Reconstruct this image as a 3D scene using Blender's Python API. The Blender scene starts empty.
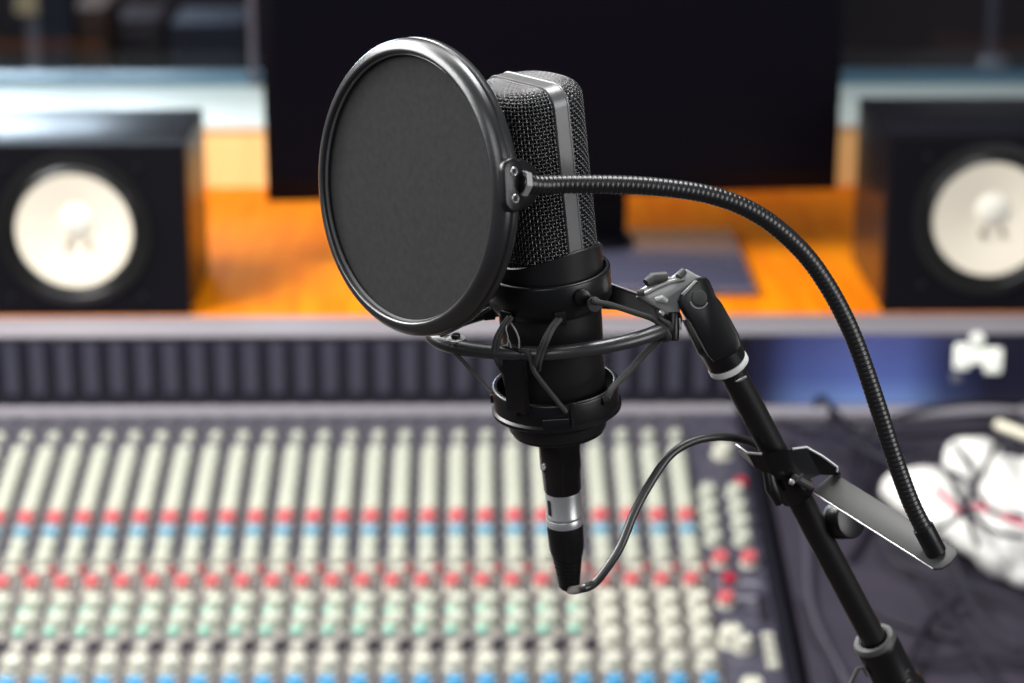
import bpy, math, random
from mathutils import Vector, Matrix
random.seed(7)
S = bpy.context.scene
COL = S.collection
PI = math.pi

# ------------------------------------------------------------------ camera
CAM = Vector((0, 0, 1.95)); FPX = 2418.0
PITCH = math.radians(17.0); YAW = math.radians(-0.76)
cam_d = bpy.data.cameras.new('camera'); cam = bpy.data.objects.new('camera', cam_d)
COL.objects.link(cam); S.camera = cam
cam.location = CAM; cam.rotation_euler = (PI/2 - PITCH, 0, YAW)
cam_d.sensor_width = 36; cam_d.lens = 36*FPX/1024
cam_d.clip_start = 0.05
cam_d.dof.use_dof = True; cam_d.dof.focus_distance = 1.245; cam_d.dof.aperture_fstop = 6.9
cam_d.dof.aperture_blades = 0
RM = Matrix.Rotation(YAW, 3, 'Z') @ Matrix.Rotation(PI/2 - PITCH, 3, 'X')
VR = RM @ Vector((1, 0, 0)); VU = RM @ Vector((0, 1, 0)); VF = RM @ Vector((0, 0, -1))

def ray(u, v):
    return VF + VR*((u-512)/FPX) - VU*((v-341.5)/FPX)
def P(u, v, Z):
    """the place seen at (u,v), Z metres deep"""
    return CAM + ray(u, v)*Z
def on_plane(u, v, o, n):
    d = ray(u, v); return CAM + d*((o-CAM).dot(n)/d.dot(n))
def on_y(u, v, y): return on_plane(u, v, Vector((0, y, 0)), Vector((0, 1, 0)))
def on_z(u, v, z): return on_plane(u, v, Vector((0, 0, z)), Vector((0, 0, 1)))
def proj(p):
    d = p-CAM; z = d.dot(VF); return 512+FPX*d.dot(VR)/z, 341.5-FPX*d.dot(VU)/z

# --------------------------------------------------------------- materials
def srgb(r, g, b):
    f = lambda c: (c/255/12.92) if c/255 <= .04045 else ((c/255+.055)/1.055)**2.4
    return (f(r), f(g), f(b), 1)
MATS = {}
def mat(name, col, rough=.5, metal=0, spec=.5, noise=None, bump=None, coat=0, emit=None, es=1):
    m = bpy.data.materials.new(name); m.use_nodes = True
    nt = m.node_tree; b = nt.nodes['Principled BSDF']
    b.inputs['Base Color'].default_value = col
    b.inputs['Roughness'].default_value = rough
    b.inputs['Metallic'].default_value = metal
    b.inputs['Specular IOR Level'].default_value = spec
    if coat: b.inputs['Coat Weight'].default_value = coat; b.inputs['Coat Roughness'].default_value = .08
    if emit: b.inputs['Emission Color'].default_value = emit; b.inputs['Emission Strength'].default_value = es
    tc = nt.nodes.new('ShaderNodeTexCoord')
    if noise:                                    # (scale, other colour, lo, hi, stretch)
        n = nt.nodes.new('ShaderNodeTexNoise'); n.inputs['Scale'].default_value = noise[0]; n.inputs['Detail'].default_value = 4
        mp = nt.nodes.new('ShaderNodeMapping'); mp.inputs['Scale'].default_value = noise[4] if len(noise) > 4 else (1, 1, 1)
        nt.links.new(tc.outputs['Object'], mp.inputs[0]); nt.links.new(mp.outputs[0], n.inputs['Vector'])
        r = nt.nodes.new('ShaderNodeValToRGB'); r.color_ramp.elements[0].position = noise[2]; r.color_ramp.elements[1].position = noise[3]
        r.color_ramp.elements[0].color = col; r.color_ramp.elements[1].color = noise[1]
        nt.links.new(n.outputs['Fac'], r.inputs[0]); nt.links.new(r.outputs[0], b.inputs['Base Color'])
    if bump:                                     # (scale, strength, distance)
        n = nt.nodes.new('ShaderNodeTexNoise'); n.inputs['Scale'].default_value = bump[0]; n.inputs['Detail'].default_value = 3
        nt.links.new(tc.outputs['Object'], n.inputs['Vector'])
        bp = nt.nodes.new('ShaderNodeBump'); bp.inputs['Strength'].default_value = bump[1]; bp.inputs['Distance'].default_value = bump[2]
        nt.links.new(n.outputs['Fac'], bp.inputs['Height']); nt.links.new(bp.outputs[0], b.inputs['Normal'])
    MATS[name] = m; return m

M_body = mat('satin black mic paint', srgb(27, 27, 28), .4, bump=(1800, .12, .0004))
M_band = mat('grey metal band', srgb(122, 122, 122), .36, .5, bump=(2200, .1, .0003))
M_wire = mat('grille wire', srgb(108, 108, 108), .27, .85)
M_core = mat('black foam core', srgb(10, 10, 10), .9)
M_rim = mat('pop filter rim plastic', srgb(40, 40, 41), .3, spec=1.0, bump=(900, .16, .0004))
M_lip = mat('rim lip highlight', srgb(150, 150, 150), .3, .4)  # pale tint carries the lip's highlight against the dark rim
M_plast = mat('black moulded plastic', srgb(20, 20, 21), .33, bump=(1200, .1, .0003))
M_gloss = mat('glossy black', srgb(20, 20, 21), .2, spec=.6)
M_cord = mat('elastic cord', srgb(62, 62, 61), .65, bump=(2500, .4, .0004))
M_pin = mat('grey pin head', srgb(72, 72, 72), .35)  # lighter grey than the black ring behind it
M_fr = mat('frame plastic', srgb(54, 54, 55), .32, spec=.8)
M_thread = mat('pale thread', srgb(170, 170, 168), .6)
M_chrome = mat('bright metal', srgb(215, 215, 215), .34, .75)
M_steel = mat('dull steel', srgb(78, 78, 77), .5, .2, bump=(700, .1, .0003))
M_joint = mat('cast grey joint', srgb(185, 185, 183), .4, .4, bump=(600, .2, .0005))
M_white = mat('white nylon ring', srgb(235, 235, 232), .4)
M_tube = mat('black stand tube', srgb(22, 22, 22), .45, bump=(1500, .1, .0002))
M_goose = mat('gooseneck black', srgb(24, 24, 24), .34, .0, spec=.8)
M_cable = mat('dark grey cable', srgb(50, 50, 49), .36, spec=.7)
M_hole = mat('black hole', (.002, .002, .002, 1), .9)

# pop filter cloth: a fine weave
M_cloth = mat('nylon screen', srgb(64, 64, 64), .85, spec=.2)
def cloth_nodes():
    nt = M_cloth.node_tree; b = nt.nodes['Principled BSDF']; tc = nt.nodes.new('ShaderNodeTexCoord')
    w = []
    for a in (0, 1):
        wv = nt.nodes.new('ShaderNodeTexWave'); wv.inputs['Scale'].default_value = 650; wv.inputs['Distortion'].default_value = .6
        wv.bands_direction = 'X' if a == 0 else 'Y'
        nt.links.new(tc.outputs['Object'], wv.inputs['Vector']); w.append(wv)
    mx = nt.nodes.new('ShaderNodeMath'); mx.operation = 'MULTIPLY'
    nt.links.new(w[0].outputs['Fac'], mx.inputs[0]); nt.links.new(w[1].outputs['Fac'], mx.inputs[1])
    n = nt.nodes.new('ShaderNodeTexNoise'); n.inputs['Scale'].default_value = 260; n.inputs['Detail'].default_value = 3
    nt.links.new(tc.outputs['Object'], n.inputs['Vector'])
    ad = nt.nodes.new('ShaderNodeMath'); ad.operation = 'ADD'
    nt.links.new(mx.outputs[0], ad.inputs[0]); nt.links.new(n.outputs['Fac'], ad.inputs[1])
    r = nt.nodes.new('ShaderNodeValToRGB'); r.color_ramp.elements[0].position = .3; r.color_ramp.elements[1].position = 1.3
    r.color_ramp.elements[0].color = srgb(36, 36, 36); r.color_ramp.elements[1].color = srgb(52, 52, 52)
    nt.links.new(ad.outputs[0], r.inputs[0]); nt.links.new(r.outputs[0], b.inputs['Base Color'])
    bp = nt.nodes.new('ShaderNodeBump'); bp.inputs['Strength'].default_value = .3; bp.inputs['Distance'].default_value = .0004
    nt.links.new(ad.outputs[0], bp.inputs['Height']); nt.links.new(bp.outputs[0], b.inputs['Normal'])
cloth_nodes()

M_panel = mat('console faceplate', srgb(62, 60, 72), .5, noise=(150, srgb(128, 125, 124), .5, .75, (1, .5, 1)))
M_panelp = mat('printed console faceplate', srgb(76, 73, 78), .5, noise=(170, srgb(160, 155, 145), .42, .66, (1, .5, 1)))
M_panel2 = mat('master faceplate', srgb(60, 58, 72), .5, noise=(90, srgb(92, 90, 98), .5, .75, (.6, 1, 1)))
M_ctrim = mat('console grey trim', srgb(134, 130, 137), .65, 0, .3)
M_cheek = mat('console black cheek', srgb(18, 17, 26), .4)
M_meter = mat('meter housing', srgb(30, 28, 42), .35)
M_meterw = mat('meter window', srgb(66, 66, 80), .3)
M_cream = mat('cream knob plastic', srgb(200, 199, 184), .5)
M_greyk = mat('grey knob plastic', srgb(172, 170, 160), .5)
M_cream2 = mat('grey green knob plastic', srgb(186, 189, 174), .5)
M_red = mat('red knob cap', srgb(206, 98, 102), .45)
M_dred = mat('dark red button', srgb(178, 22, 50), .45)
M_blue = mat('blue knob cap', srgb(78, 148, 192), .45)
M_blue2 = mat('pale blue knob cap', srgb(122, 164, 184), .45)
M_mint = mat('mint button', srgb(140, 196, 176), .5)
M_dark = mat('dark button', srgb(34, 30, 40), .4)
M_spk = mat('black speaker vinyl', srgb(12, 11, 17), .34, spec=.9)
M_baffle = mat('speaker baffle', srgb(9, 8, 16), .6, spec=.15)
M_cone = mat('cream speaker cone', srgb(248, 238, 218), .7)
M_cap = mat('pale dust cap', srgb(250, 246, 232), .6)
M_term = mat('grey solder terminal', srgb(150, 140, 126), .6)
M_mon = mat('black monitor plastic', srgb(7, 6, 13), .5, spec=.12)
M_screen = mat('switched off screen', srgb(7, 6, 14), .4, spec=.1)
M_pl = mat('dim blue light', srgb(60, 84, 140), .4)
M_base = mat('dark glass stand foot', srgb(78, 78, 98), .2, spec=.8)
M_wood = mat('orange wood', srgb(242, 140, 14), .6, spec=.08, noise=(6, srgb(222, 108, 8), .35, .75, (9, .8, 1)))
M_pale = mat('pale wood edge', srgb(250, 222, 158), .5, noise=(8, srgb(240, 204, 134), .4, .8, (4, 1, 1)))
M_sill = mat('white sill', srgb(214, 228, 226), .3)
M_ledge = mat('teal ledge', srgb(104, 146, 162), .35)
M_desk = mat('dark side wing', srgb(50, 45, 58), .6, noise=(14, srgb(38, 35, 48), .4, .7))
M_cab = mat('black rubber cable', srgb(28, 25, 38), .5)
M_cabr = mat('magenta red cable', srgb(190, 36, 82), .5)
M_bag = mat('white plastic bag', srgb(244, 243, 238), .45, bump=(60, .4, .004))
M_rod = mat('cream rod', srgb(232, 226, 204), .5)
M_emb = mat('white emblem with added glow', srgb(238, 240, 230), .5, emit=srgb(238, 240, 230), es=.55)  # glow added to lift the white where the lamps are weak
M_floor = mat('brown carpet', srgb(60, 52, 50), .9, noise=(300, srgb(80, 70, 66), .3, .7))
M_wall = mat('studio wall paint', srgb(120, 118, 122), .8, noise=(3, srgb(110, 108, 112), .4, .6))
M_live = mat('live room dark panelling', srgb(62, 50, 52), .7, noise=(1.6, srgb(34, 30, 38), .4, .62, (1, 1, 1.4)))
M_brown = mat('brown upholstery', srgb(92, 66, 52), .8, noise=(20, srgb(76, 54, 46), .4, .6))
M_navy = mat('navy cloth', srgb(28, 30, 46), .8)
M_greyp = mat('grey painted steel', srgb(120, 120, 128), .5)
M_shade = mat('cream lamp shade', srgb(214, 190, 150), .8)
M_frame = mat('window frame metal', srgb(84, 80, 92), .4, .3)

def display_mat():
    m = mat('blue lit display', srgb(30, 28, 46), .3); nt = m.node_tree; b = nt.nodes['Principled BSDF']
    tc = nt.nodes.new('ShaderNodeTexCoord'); sp = nt.nodes.new('ShaderNodeSeparateXYZ'); nt.links.new(tc.outputs['Generated'], sp.inputs[0])
    rz = nt.nodes.new('ShaderNodeValToRGB'); rx = nt.nodes.new('ShaderNodeValToRGB')
    e = rz.color_ramp.elements; e[0].position = 0; e[0].color = srgb(128, 160, 214); e[1].position = 1; e[1].color = srgb(78, 88, 146)
    k = rz.color_ramp.elements.new(.4); k.color = srgb(92, 112, 176)
    e = rx.color_ramp.elements; e[0].position = 0; e[0].color = srgb(40, 40, 60); e[1].position = 1; e[1].color = (0, 0, 0, 1)
    for p, c in ((.03, 60), (.09, 200), (.20, 245), (.29, 235), (.36, 120), (.44, 20)):
        k = rx.color_ramp.elements.new(p); k.color = srgb(c, c, min(255, c+10))
    nt.links.new(sp.outputs['Z'], rz.inputs[0]); nt.links.new(sp.outputs['X'], rx.inputs[0])
    mx = nt.nodes.new('ShaderNodeMix'); mx.data_type = 'RGBA'; mx.blend_type = 'MULTIPLY'; mx.inputs[0].default_value = 1
    nt.links.new(rz.outputs[0], mx.inputs[6]); nt.links.new(rx.outputs[0], mx.inputs[7])
    nt.links.new(mx.outputs[2], b.inputs['Emission Color']); b.inputs['Emission Strength'].default_value = .8
    return m
M_display = display_mat()

def glass_mat():
    m = bpy.data.materials.new('window glass'); m.use_nodes = True; nt = m.node_tree; nt.nodes.clear()
    o = nt.nodes.new('ShaderNodeOutputMaterial'); t = nt.nodes.new('ShaderNodeBsdfTransparent'); g = nt.nodes.new('ShaderNodeBsdfGlossy')
    t.inputs[0].default_value = (.86, .89, .93, 1); g.inputs['Roughness'].default_value = .02
    f = nt.nodes.new('ShaderNodeFresnel'); f.inputs[0].default_value = 1.22; mx = nt.nodes.new('ShaderNodeMixShader')
    nt.links.new(f.outputs[0], mx.inputs[0]); nt.links.new(t.outputs[0], mx.inputs[1]); nt.links.new(g.outputs[0], mx.inputs[2])
    nt.links.new(mx.outputs[0], o.inputs[0]); return m
M_glass = glass_mat()

# ------------------------------------------------------------ mesh helpers
def frame_of(d, up=Vector((0, 0, 1))):
    d = d.normalized()
    if abs(d.dot(up)) > .98: up = Vector((0, 1, 0))
    x = up.cross(d).normalized(); y = d.cross(x).normalized()
    return x, y, d

def spline(pts, n=12):
    pts = [Vector(p) for p in pts]; q = [2*pts[0]-pts[1]] + pts + [2*pts[-1]-pts[-2]]; out = []
    for i in range(1, len(q)-2):
        a, b, c, d = q[i-1:i+3]
        for k in range(n):
            t = k/n
            out.append(.5*((2*b)+(c-a)*t+(2*a-5*b+4*c-d)*t*t+(3*b-a-3*c+d)*t**3))
    out.append(pts[-1]); return out

def resample(pts, step):
    L = [0]
    for a, b in zip(pts, pts[1:]): L.append(L[-1]+(b-a).length)
    n = max(2, int(round(L[-1]/step))); out = []; j = 0
    for i in range(n+1):
        s = L[-1]*i/n
        while j < len(L)-2 and L[j+1] < s: j += 1
        t = (s-L[j])/max(1e-9, L[j+1]-L[j]); out.append(pts[j].lerp(pts[j+1], t))
    return out

class MB:
    def __init__(s): s.v = []; s.f = []; s.m = []; s.mats = []
    def mi(s, m):
        if m not in s.mats: s.mats.append(m)
        return s.mats.index(m)
    def add(s, vs, fs, m, M=None):
        b = len(s.v); k = s.mi(m)
        s.v += [(M @ Vector(v)) if M else Vector(v) for v in vs]
        s.f += [tuple(b+i for i in f) for f in fs]; s.m += [k]*len(fs); return s
    def box(s, lo, hi, m, M=None, bev=0):
        x0, y0, z0 = lo; x1, y1, z1 = hi
        if bev <= 0:
            vs = [(x, y, z) for z in (z0, z1) for y in (y0, y1) for x in (x0, x1)]
            return s.add(vs, [(0, 2, 3, 1), (4, 5, 7, 6), (0, 1, 5, 4), (2, 6, 7, 3), (0, 4, 6, 2), (1, 3, 7, 5)], m, M)
        return s.prism([(x0, y0), (x1, y0), (x1, y1), (x0, y1)], z0, z1, m, M, bev)
    def prism(s, poly, z0, z1, m, M=None, bev=0):
        """polygon in xy (ccw), extruded in z, edges at both ends bevelled by inset and the corners kept"""
        n = len(poly)
        area = sum(poly[i][0]*poly[(i+1) % n][1]-poly[(i+1) % n][0]*poly[i][1] for i in range(n))
        if area < 0: poly = poly[::-1]
        def inset(d):
            out = []
            for i in range(n):
                a = Vector(poly[i-1]); b = Vector(poly[i]); c = Vector(poly[(i+1) % n])
                e1 = (b-a).normalized(); e2 = (c-b).normalized()
                n1 = Vector((-e1.y, e1.x)); n2 = Vector((-e2.y, e2.x)); k = n1+n2
                k = k/max(.35, k.length_squared)*2 if k.length > 1e-6 else n1
                out.append(b+k*d)
            return out
        levels = [(z0, 0), (z1, 0)] if bev <= 0 else [(z0, bev), (z0+bev*.35, bev*.35), (z0+bev, 0), (z1-bev, 0), (z1-bev*.35, bev*.35), (z1, bev)]
        vs = []; fs = []
        for z, d in levels:
            vs += [(p[0], p[1], z) for p in (inset(d) if d else poly)]
        for l in range(len(levels)-1):
            for i in range(n):
                j = (i+1) % n; fs.append((l*n+i, l*n+j, (l+1)*n+j, (l+1)*n+i))
        fs.append(tuple(range(n))[::-1]); fs.append(tuple((len(levels)-1)*n+i for i in range(n)))
        return s.add(vs, fs, m, M)
    def lathe(s, prof, m, M=None, seg=48, close=False, sx=1, sy=1):
        """prof: [(r,z)...] about z; r=0 makes a pole"""
        vs = []; rows = []
        for r, z in prof:
            if r <= 1e-9: rows.append([len(vs)]); vs.append((0, 0, z))
            else:
                rows.append(list(range(len(vs), len(vs)+seg)))
                vs += [(r*sx*math.cos(2*PI*i/seg), r*sy*math.sin(2*PI*i/seg), z) for i in range(seg)]
        fs = []; pr = list(zip(rows, rows[1:])) + ([(rows[-1], rows[0])] if close else [])
        for a, b in pr:
            for i in range(seg):
                j = (i+1) % seg
                if len(a) == 1 and len(b) == 1: continue
                if len(a) == 1: fs.append((a[0], b[j], b[i]))
                elif len(b) == 1: fs.append((a[i], a[j], b[0]))
                else: fs.append((a[i], a[j], b[j], b[i]))
        return s.add(vs, fs, m, M)
    def tube(s, pts, r, m, seg=10, M=None, closed=False, flat=1, cap=True, up=None):
        pts = [Vector(p) for p in pts]; n = len(pts); rad = r if isinstance(r, (list, tuple)) else [r]*n
        T = [((pts[(i+1) % n]-pts[i-1]) if closed else (pts[min(i+1, n-1)]-pts[max(i-1, 0)])).normalized() for i in range(n)]
        x, y, _ = frame_of(T[0], up or Vector((0, 0, 1))); vs = []
        for i in range(n):
            if up is not None:
                x, y, _ = frame_of(T[i], up)
            else:
                x = (x - T[i]*x.dot(T[i])).normalized(); y = T[i].cross(x)
            vs += [pts[i]+(x*math.cos(2*PI*k/seg)*flat+y*math.sin(2*PI*k/seg))*rad[i] for k in range(seg)]
        fs = [(a*seg+k, a*seg+(k+1) % seg, b*seg+(k+1) % seg, b*seg+k) for a, b in ([(i, i+1) for i in range(n-1)]+([(n-1, 0)] if closed else [])) for k in range(seg)]
        if not closed and cap: fs += [tuple(range(seg))[::-1], tuple((n-1)*seg+k for k in range(seg))]
        return s.add(vs, fs, m, M)
    def cyl(s, a, b, r, m, seg=32, bev=0, r2=None):
        a = Vector(a); b = Vector(b); d = b-a; L = d.length; x, y, z = frame_of(d)
        M = Matrix.Translation(a) @ Matrix((x, y, z)).transposed().to_4x4(); r2 = r if r2 is None else r2
        if bev: pr = [(0, 0), (r-bev, 0), (r-bev*.3, bev*.3), (r, bev), (r2, L-bev), (r2-bev*.3, L-bev*.3), (r2-bev, L), (0, L)]
        else: pr = [(0, 0), (r, 0), (r2, L), (0, L)]
        return s.lathe(pr, m, M, seg)
    def build(s, name, parent=None, origin=None, smooth=True, angle=38, label=None):
        me = bpy.data.meshes.new(name)
        if parent is not None: inv = parent.matrix_world.inverted()
        else: inv = Matrix.Translation(-origin) if origin is not None else Matrix.Identity(4)
        me.from_pydata([inv @ v for v in s.v], [], s.f)
        for m in s.mats: me.materials.append(m)
        me.polygons.foreach_set('material_index', s.m)
        if smooth:
            me.polygons.foreach_set('use_smooth', [True]*len(me.polygons)); me.set_sharp_from_angle(angle=math.radians(angle))
        me.validate(); me.update()
        o = bpy.data.objects.new(name, me); COL.objects.link(o)
        if parent is not None: o.parent = parent
        elif origin is not None: o.location = origin
        o.matrix_world = (parent.matrix_world.copy() if parent is not None else (Matrix.Translation(origin) if origin is not None else Matrix.Identity(4)))
        if label: o['label'] = label
        return o

def thing(name, label, cat, loc=(0, 0, 0), group=None, M=None):
    o = bpy.data.objects.new(name, None); COL.objects.link(o); o.empty_display_size = .02
    o.matrix_world = M if M is not None else Matrix.Translation(Vector(loc))
    o['label'] = label; o['category'] = cat
    if group: o['group'] = group
    return o
def tag(o, label, cat, group=None, kind=None):
    o['label'] = label; o['category'] = cat
    if group: o['group'] = group
    if kind: o['kind'] = kind
    return o
def struct(name, mb, **k):
    o = mb.build(name, **k); o['kind'] = 'structure'; return o
def place(name, mesh, M, parent):
    o = bpy.data.objects.new(name, mesh); COL.objects.link(o); o.parent = parent
    o.matrix_local = parent.matrix_world.inverted() @ M; return o
def mesh_of(mb, name='m', angle=38):
    o = mb.build(name, angle=angle); me = o.data; bpy.data.objects.remove(o); return me

# ====================================================== THE MIXING CONSOLE
SL = math.radians(10.92)                      # slope of the control surface
def gz(y): return 1.95-(1.5167-.193*y)        # height of the surface at depth y
CN = Vector((0, -math.sin(SL), math.cos(SL)))
CO = Vector((0, 2.5, gz(2.5)))
def PL(u, v, h=0): return on_plane(u, v, CO+CN*h, CN)
CM = Matrix((Vector((1, 0, 0)), Vector((0, math.cos(SL), math.sin(SL))), CN)).transposed().to_4x4()
def cmat(p, h=0, rz=0): return Matrix.Translation(p+CN*h) @ CM @ Matrix.Rotation(rz, 4, 'Z')

PITCHX = .033
XA = PL(594, 439, .012).x                      # centre of one strip
X_RIGHT = PL(761, 540).x                       # right edge of the control surface
Y_TOP = on_plane(512, 414, CO, CN).y; Y_BR = 2.872; Y_FRONT = 1.93
BR_TOP = on_y(512, 333, Y_BR).z; SHELF_Z = BR_TOP
i_last = 3; i_first = -24
X_L = XA+(i_first-.5)*PITCHX; X_STRIPS = XA+(i_last+.5)*PITCHX
BRX0, BRX1 = X_L-.06, 1.02

con = thing('mixing_console', 'large mixing console covered in rows of cream, red and blue knobs under the microphone', 'mixing console', (0, 2.4, 0))
b = MB()
def slab_side(x0, x1, y0, y1, drop0, drop1, m, lift=0.0):
    """sloped solid: top follows the surface"""
    vs = []
    for x in (x0, x1):
        vs += [(x, y0, gz(y0)+lift), (x, y1, gz(y1)+lift), (x, y1, drop1), (x, y0, drop0)]
    return vs, [(0, 1, 2, 3), (7, 6, 5, 4), (0, 4, 5, 1), (1, 5, 6, 2), (2, 6, 7, 3), (3, 7, 4, 0)]
vs, fs = slab_side(X_L-.03, X_RIGHT, Y_FRONT, Y_BR-.001, .62, .62, M_cheek, -.006); b.add(vs, fs, M_cheek)
b.build('chassis', con, angle=30)
for xx in (X_L+.02, X_RIGHT-.1):
    b = MB(); b.box((xx, 2.05, 0), (xx+.06, 2.9, .62), M_cheek, bev=.006); b.build('pedestal', con)
b = MB()
vs, fs = slab_side(X_RIGHT, X_RIGHT+.012, Y_FRONT-.02, Y_TOP+.02, .6, .6, M_cheek, .006); b.add(vs, fs, M_cheek); b.build('side_cheek', con, angle=30)
b = MB(); vs, fs = slab_side(X_L-.06, X_RIGHT+.03, Y_TOP, Y_BR+.005, .8, .8, M_ctrim, .002); b.add(vs, fs, M_ctrim)
b.build('rear_trim', con, angle=30)
b = MB(); b.prism([(X_L-.06, Y_FRONT-.05), (X_RIGHT+.012, Y_FRONT-.05), (X_RIGHT+.012, Y_FRONT), (X_L-.06, Y_FRONT)], gz(Y_FRONT)-.06, gz(Y_FRONT)+.004, M_cheek, bev=.006)
b.build('armrest', con)

def knob_mesh(r, h, body, cap=None, pointer=True, capz=.45):
    b = MB(); cap = cap or body
    b.lathe([(r*1.12, 0), (r*1.1, h*.12), (r*.98, h*.2), (r*.95, h*capz)], body, seg=20)
    b.lathe([(r*.95, h*capz), (r*.86, h*.92), (r*.76, h), (0, h)], cap, seg=20)
    if pointer: b.box((-r*.08, r*.15, h*.98), (r*.08, r*.8, h*1.05), M_dark)
    return mesh_of(b, 'knob_mesh')
def button_mesh(w, l, h, m, m2=None):
    b = MB(); b.prism([(-w/2, -l/2), (w/2, -l/2), (w/2, l/2), (-w/2, l/2)], 0, h, m, bev=.0012)
    return mesh_of(b, 'button_mesh')
K_small = knob_mesh(.0096, .012, M_cream2)
K_tiny = knob_mesh(.0062, .009, M_cream2)
K_red = knob_mesh(.0100, .013, M_cream2, M_red, capz=.3)
K_blue = knob_mesh(.0098, .013, M_cream2, M_blue2, capz=.3)
K_big = knob_mesh(.0112, .014, M_cream)
K_mid = knob_mesh(.0104, .013, M_cream2)
K_rnd = knob_mesh(.0106, .015, M_cream)
K_blue3 = knob_mesh(.0098, .014, M_cream, M_blue, capz=.3)
K_redL = knob_mesh(.0090, .014, M_cream, M_red, capz=.45)
K_btn = button_mesh(.013, .009, .008, M_cream)
K_mint = button_mesh(.011, .010, .006, M_mint)
K_dred = button_mesh(.007, .008, .006, M_dred)
K_darkb = button_mesh(.013, .015, .005, M_dark)

def yrow(v): return PL(590, v, .012).y
small_rows = [446, 457, 468, 479, 490, 500]
stuff = MB()
def stuff_knob(x, y, r, h, m):
    M = Matrix.Translation(Vector((x, y, gz(y)))) @ CM
    stuff.lathe([(r*1.1, 0), (r*1.08, h*.15), (r*.95, h*.3), (r*.86, h*.92), (r*.76, h), (0, h)], m, M, 14)
strip_mesh = None
def put_on_strip(name, mesh, strip, x, y, rz=0):
    return place(name, mesh, Matrix.Translation(Vector((x, y, gz(y)))) @ CM @ Matrix.Rotation(rz, 4, 'Z'), strip)
y0s, y1s = Y_FRONT+.005, Y_TOP-.002
Ls = (y1s-y0s)/math.cos(SL)
sb = MB(); sb.prism([(-PITCHX/2+.0006, -Ls/2), (PITCHX/2-.0006, -Ls/2), (PITCHX/2-.0006, Ls/2), (-PITCHX/2+.0006, Ls/2)], -.006, 0, M_panel, bev=.0006)
yp = (PL(590, 556).y-(y0s+y1s)/2)/math.cos(SL); sb.box((-PITCHX/2+.0014, -Ls/2+.001, 0), (PITCHX/2-.0014, yp, .0006), M_panelp)
strip_mesh = mesh_of(sb, 'channel_strip_mesh')
ym = (y0s+y1s)/2
for i in range(i_first, i_last+1):
    x = XA+i*PITCHX
    st = place('channel_strip', strip_mesh, Matrix.Translation(Vector((x, ym, gz(ym)))) @ CM, con)
    bpy.context.view_layer.update()
    rv = lambda: random.uniform(-.9, .9)
    stuff_knob(x+.002, yrow(428), .0072, .008, M_cream2)
    for v in small_rows: stuff_knob(x, yrow(v), .0104, .012, M_cream2)
    for v in (537, 549): stuff_knob(x, yrow(v), .0098, .011, M_cream2)
    put_on_strip('gain_knob', K_red, st, x, yrow(511), rv())
    put_on_strip('send_knob', K_blue, st, x, yrow(525), rv())
    put_on_strip('push_button', K_btn, st, x+.0025, yrow(562))
    put_on_strip('mute_button', K_dred, st, x+.0125, yrow(560))
    put_on_strip('level_knob', K_redL, st, x-.0045, yrow(576), rv())
    if i >= 0:
        for v in (594, 611.5, 631.5): put_on_strip('rotary_knob', K_big, st, x, yrow(v), rv())
    else:
        put_on_strip('rotary_knob', K_mid, st, x+.002, yrow(594), rv())
        put_on_strip('mint_button', K_mint, st, x-.005, yrow(602))
        put_on_strip('rotary_knob', K_mid, st, x+.001, yrow(612), rv())
        put_on_strip('mint_button', K_mint, st, x-.005, yrow(621))
        stuff_knob(x-.001, yrow(635), .0080, .006, M_greyk)
        put_on_strip('dark_button', K_darkb, st, x+PITCHX*.5-.004, yrow(635))
    put_on_strip('rotary_knob', K_rnd, st, x, yrow(656), rv())
    put_on_strip('blue_knob', K_blue3, st, x, yrow(677), rv())
o = stuff.build('equalizer_knob', con); o['kind'] = 'stuff'; o['label'] = 'dense upper rows of small pale knobs'

# master section on the right of the surface
b = MB(); xm = (X_STRIPS+X_RIGHT)/2; wm = (X_RIGHT-X_STRIPS)/2
b.prism([(-wm+.001, -Ls/2), (wm-.001, -Ls/2), (wm-.001, Ls/2), (-wm+.001, Ls/2)], -.006, .001, M_panel2, Matrix.Translation(Vector((xm, ym, gz(ym)))) @ CM, bev=.0008)
master = b.build('master_panel', con)
def put_uv(name, mesh, u, v, rz=0, s=1):
    p = PL(u, v, .012)-CN*.012
    return place(name, mesh, Matrix.Translation(p+CN*.001) @ CM @ Matrix.Rotation(rz, 4, 'Z') @ Matrix.Scale(s, 4), master)
bpy.context.view_layer.update()
for u, v in ((708, 487), (709, 503), (711, 518), (713.5, 534), (735, 487), (738, 503), (741, 518), (743, 534)): put_uv('rotary_knob', K_small, u, v, random.uniform(-1, 1), 1.05)
for u, v in ((720.5, 556), (749, 556), (726, 596)): put_uv('level_knob', K_redL, u, v, 0, 1.05)
put_uv('rotary_knob', K_big, 723, 447, .4, 1.1)
K_dbig = button_mesh(.013, .013, .009, M_dred)
put_uv('push_button', K_dbig, 741, 477, 0, .9); put_uv('push_button', K_dbig, 729, 574, 0, 1)
put_uv('rotary_knob', K_rnd, 731, 634, 0, 1.25); put_uv('rotary_knob', K_rnd, 743, 640, 0, 1)
for k in range(4): put_uv('push_button', K_btn, 768+k*1.8, 632+k*9.5, 0, .95)
b = MB()
for k, (u, v) in enumerate(((741, 585), (748, 600))):
    M = Matrix.Translation(PL(u, v)) @ CM; b.box((-.03, -.004, .001), (.02, .004, .0025), M_greyp, M)
b.build('scribble_strip', master)
b = MB(); M = Matrix.Translation(PL(763, 607)) @ CM; b.box((-.006, -.03, .0012), (.006, .02, .003), M_dark, M); b.build('fader_slot', master)
put_uv('rotary_knob', K_big, 752, 684, 0, 1.1)

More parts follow.
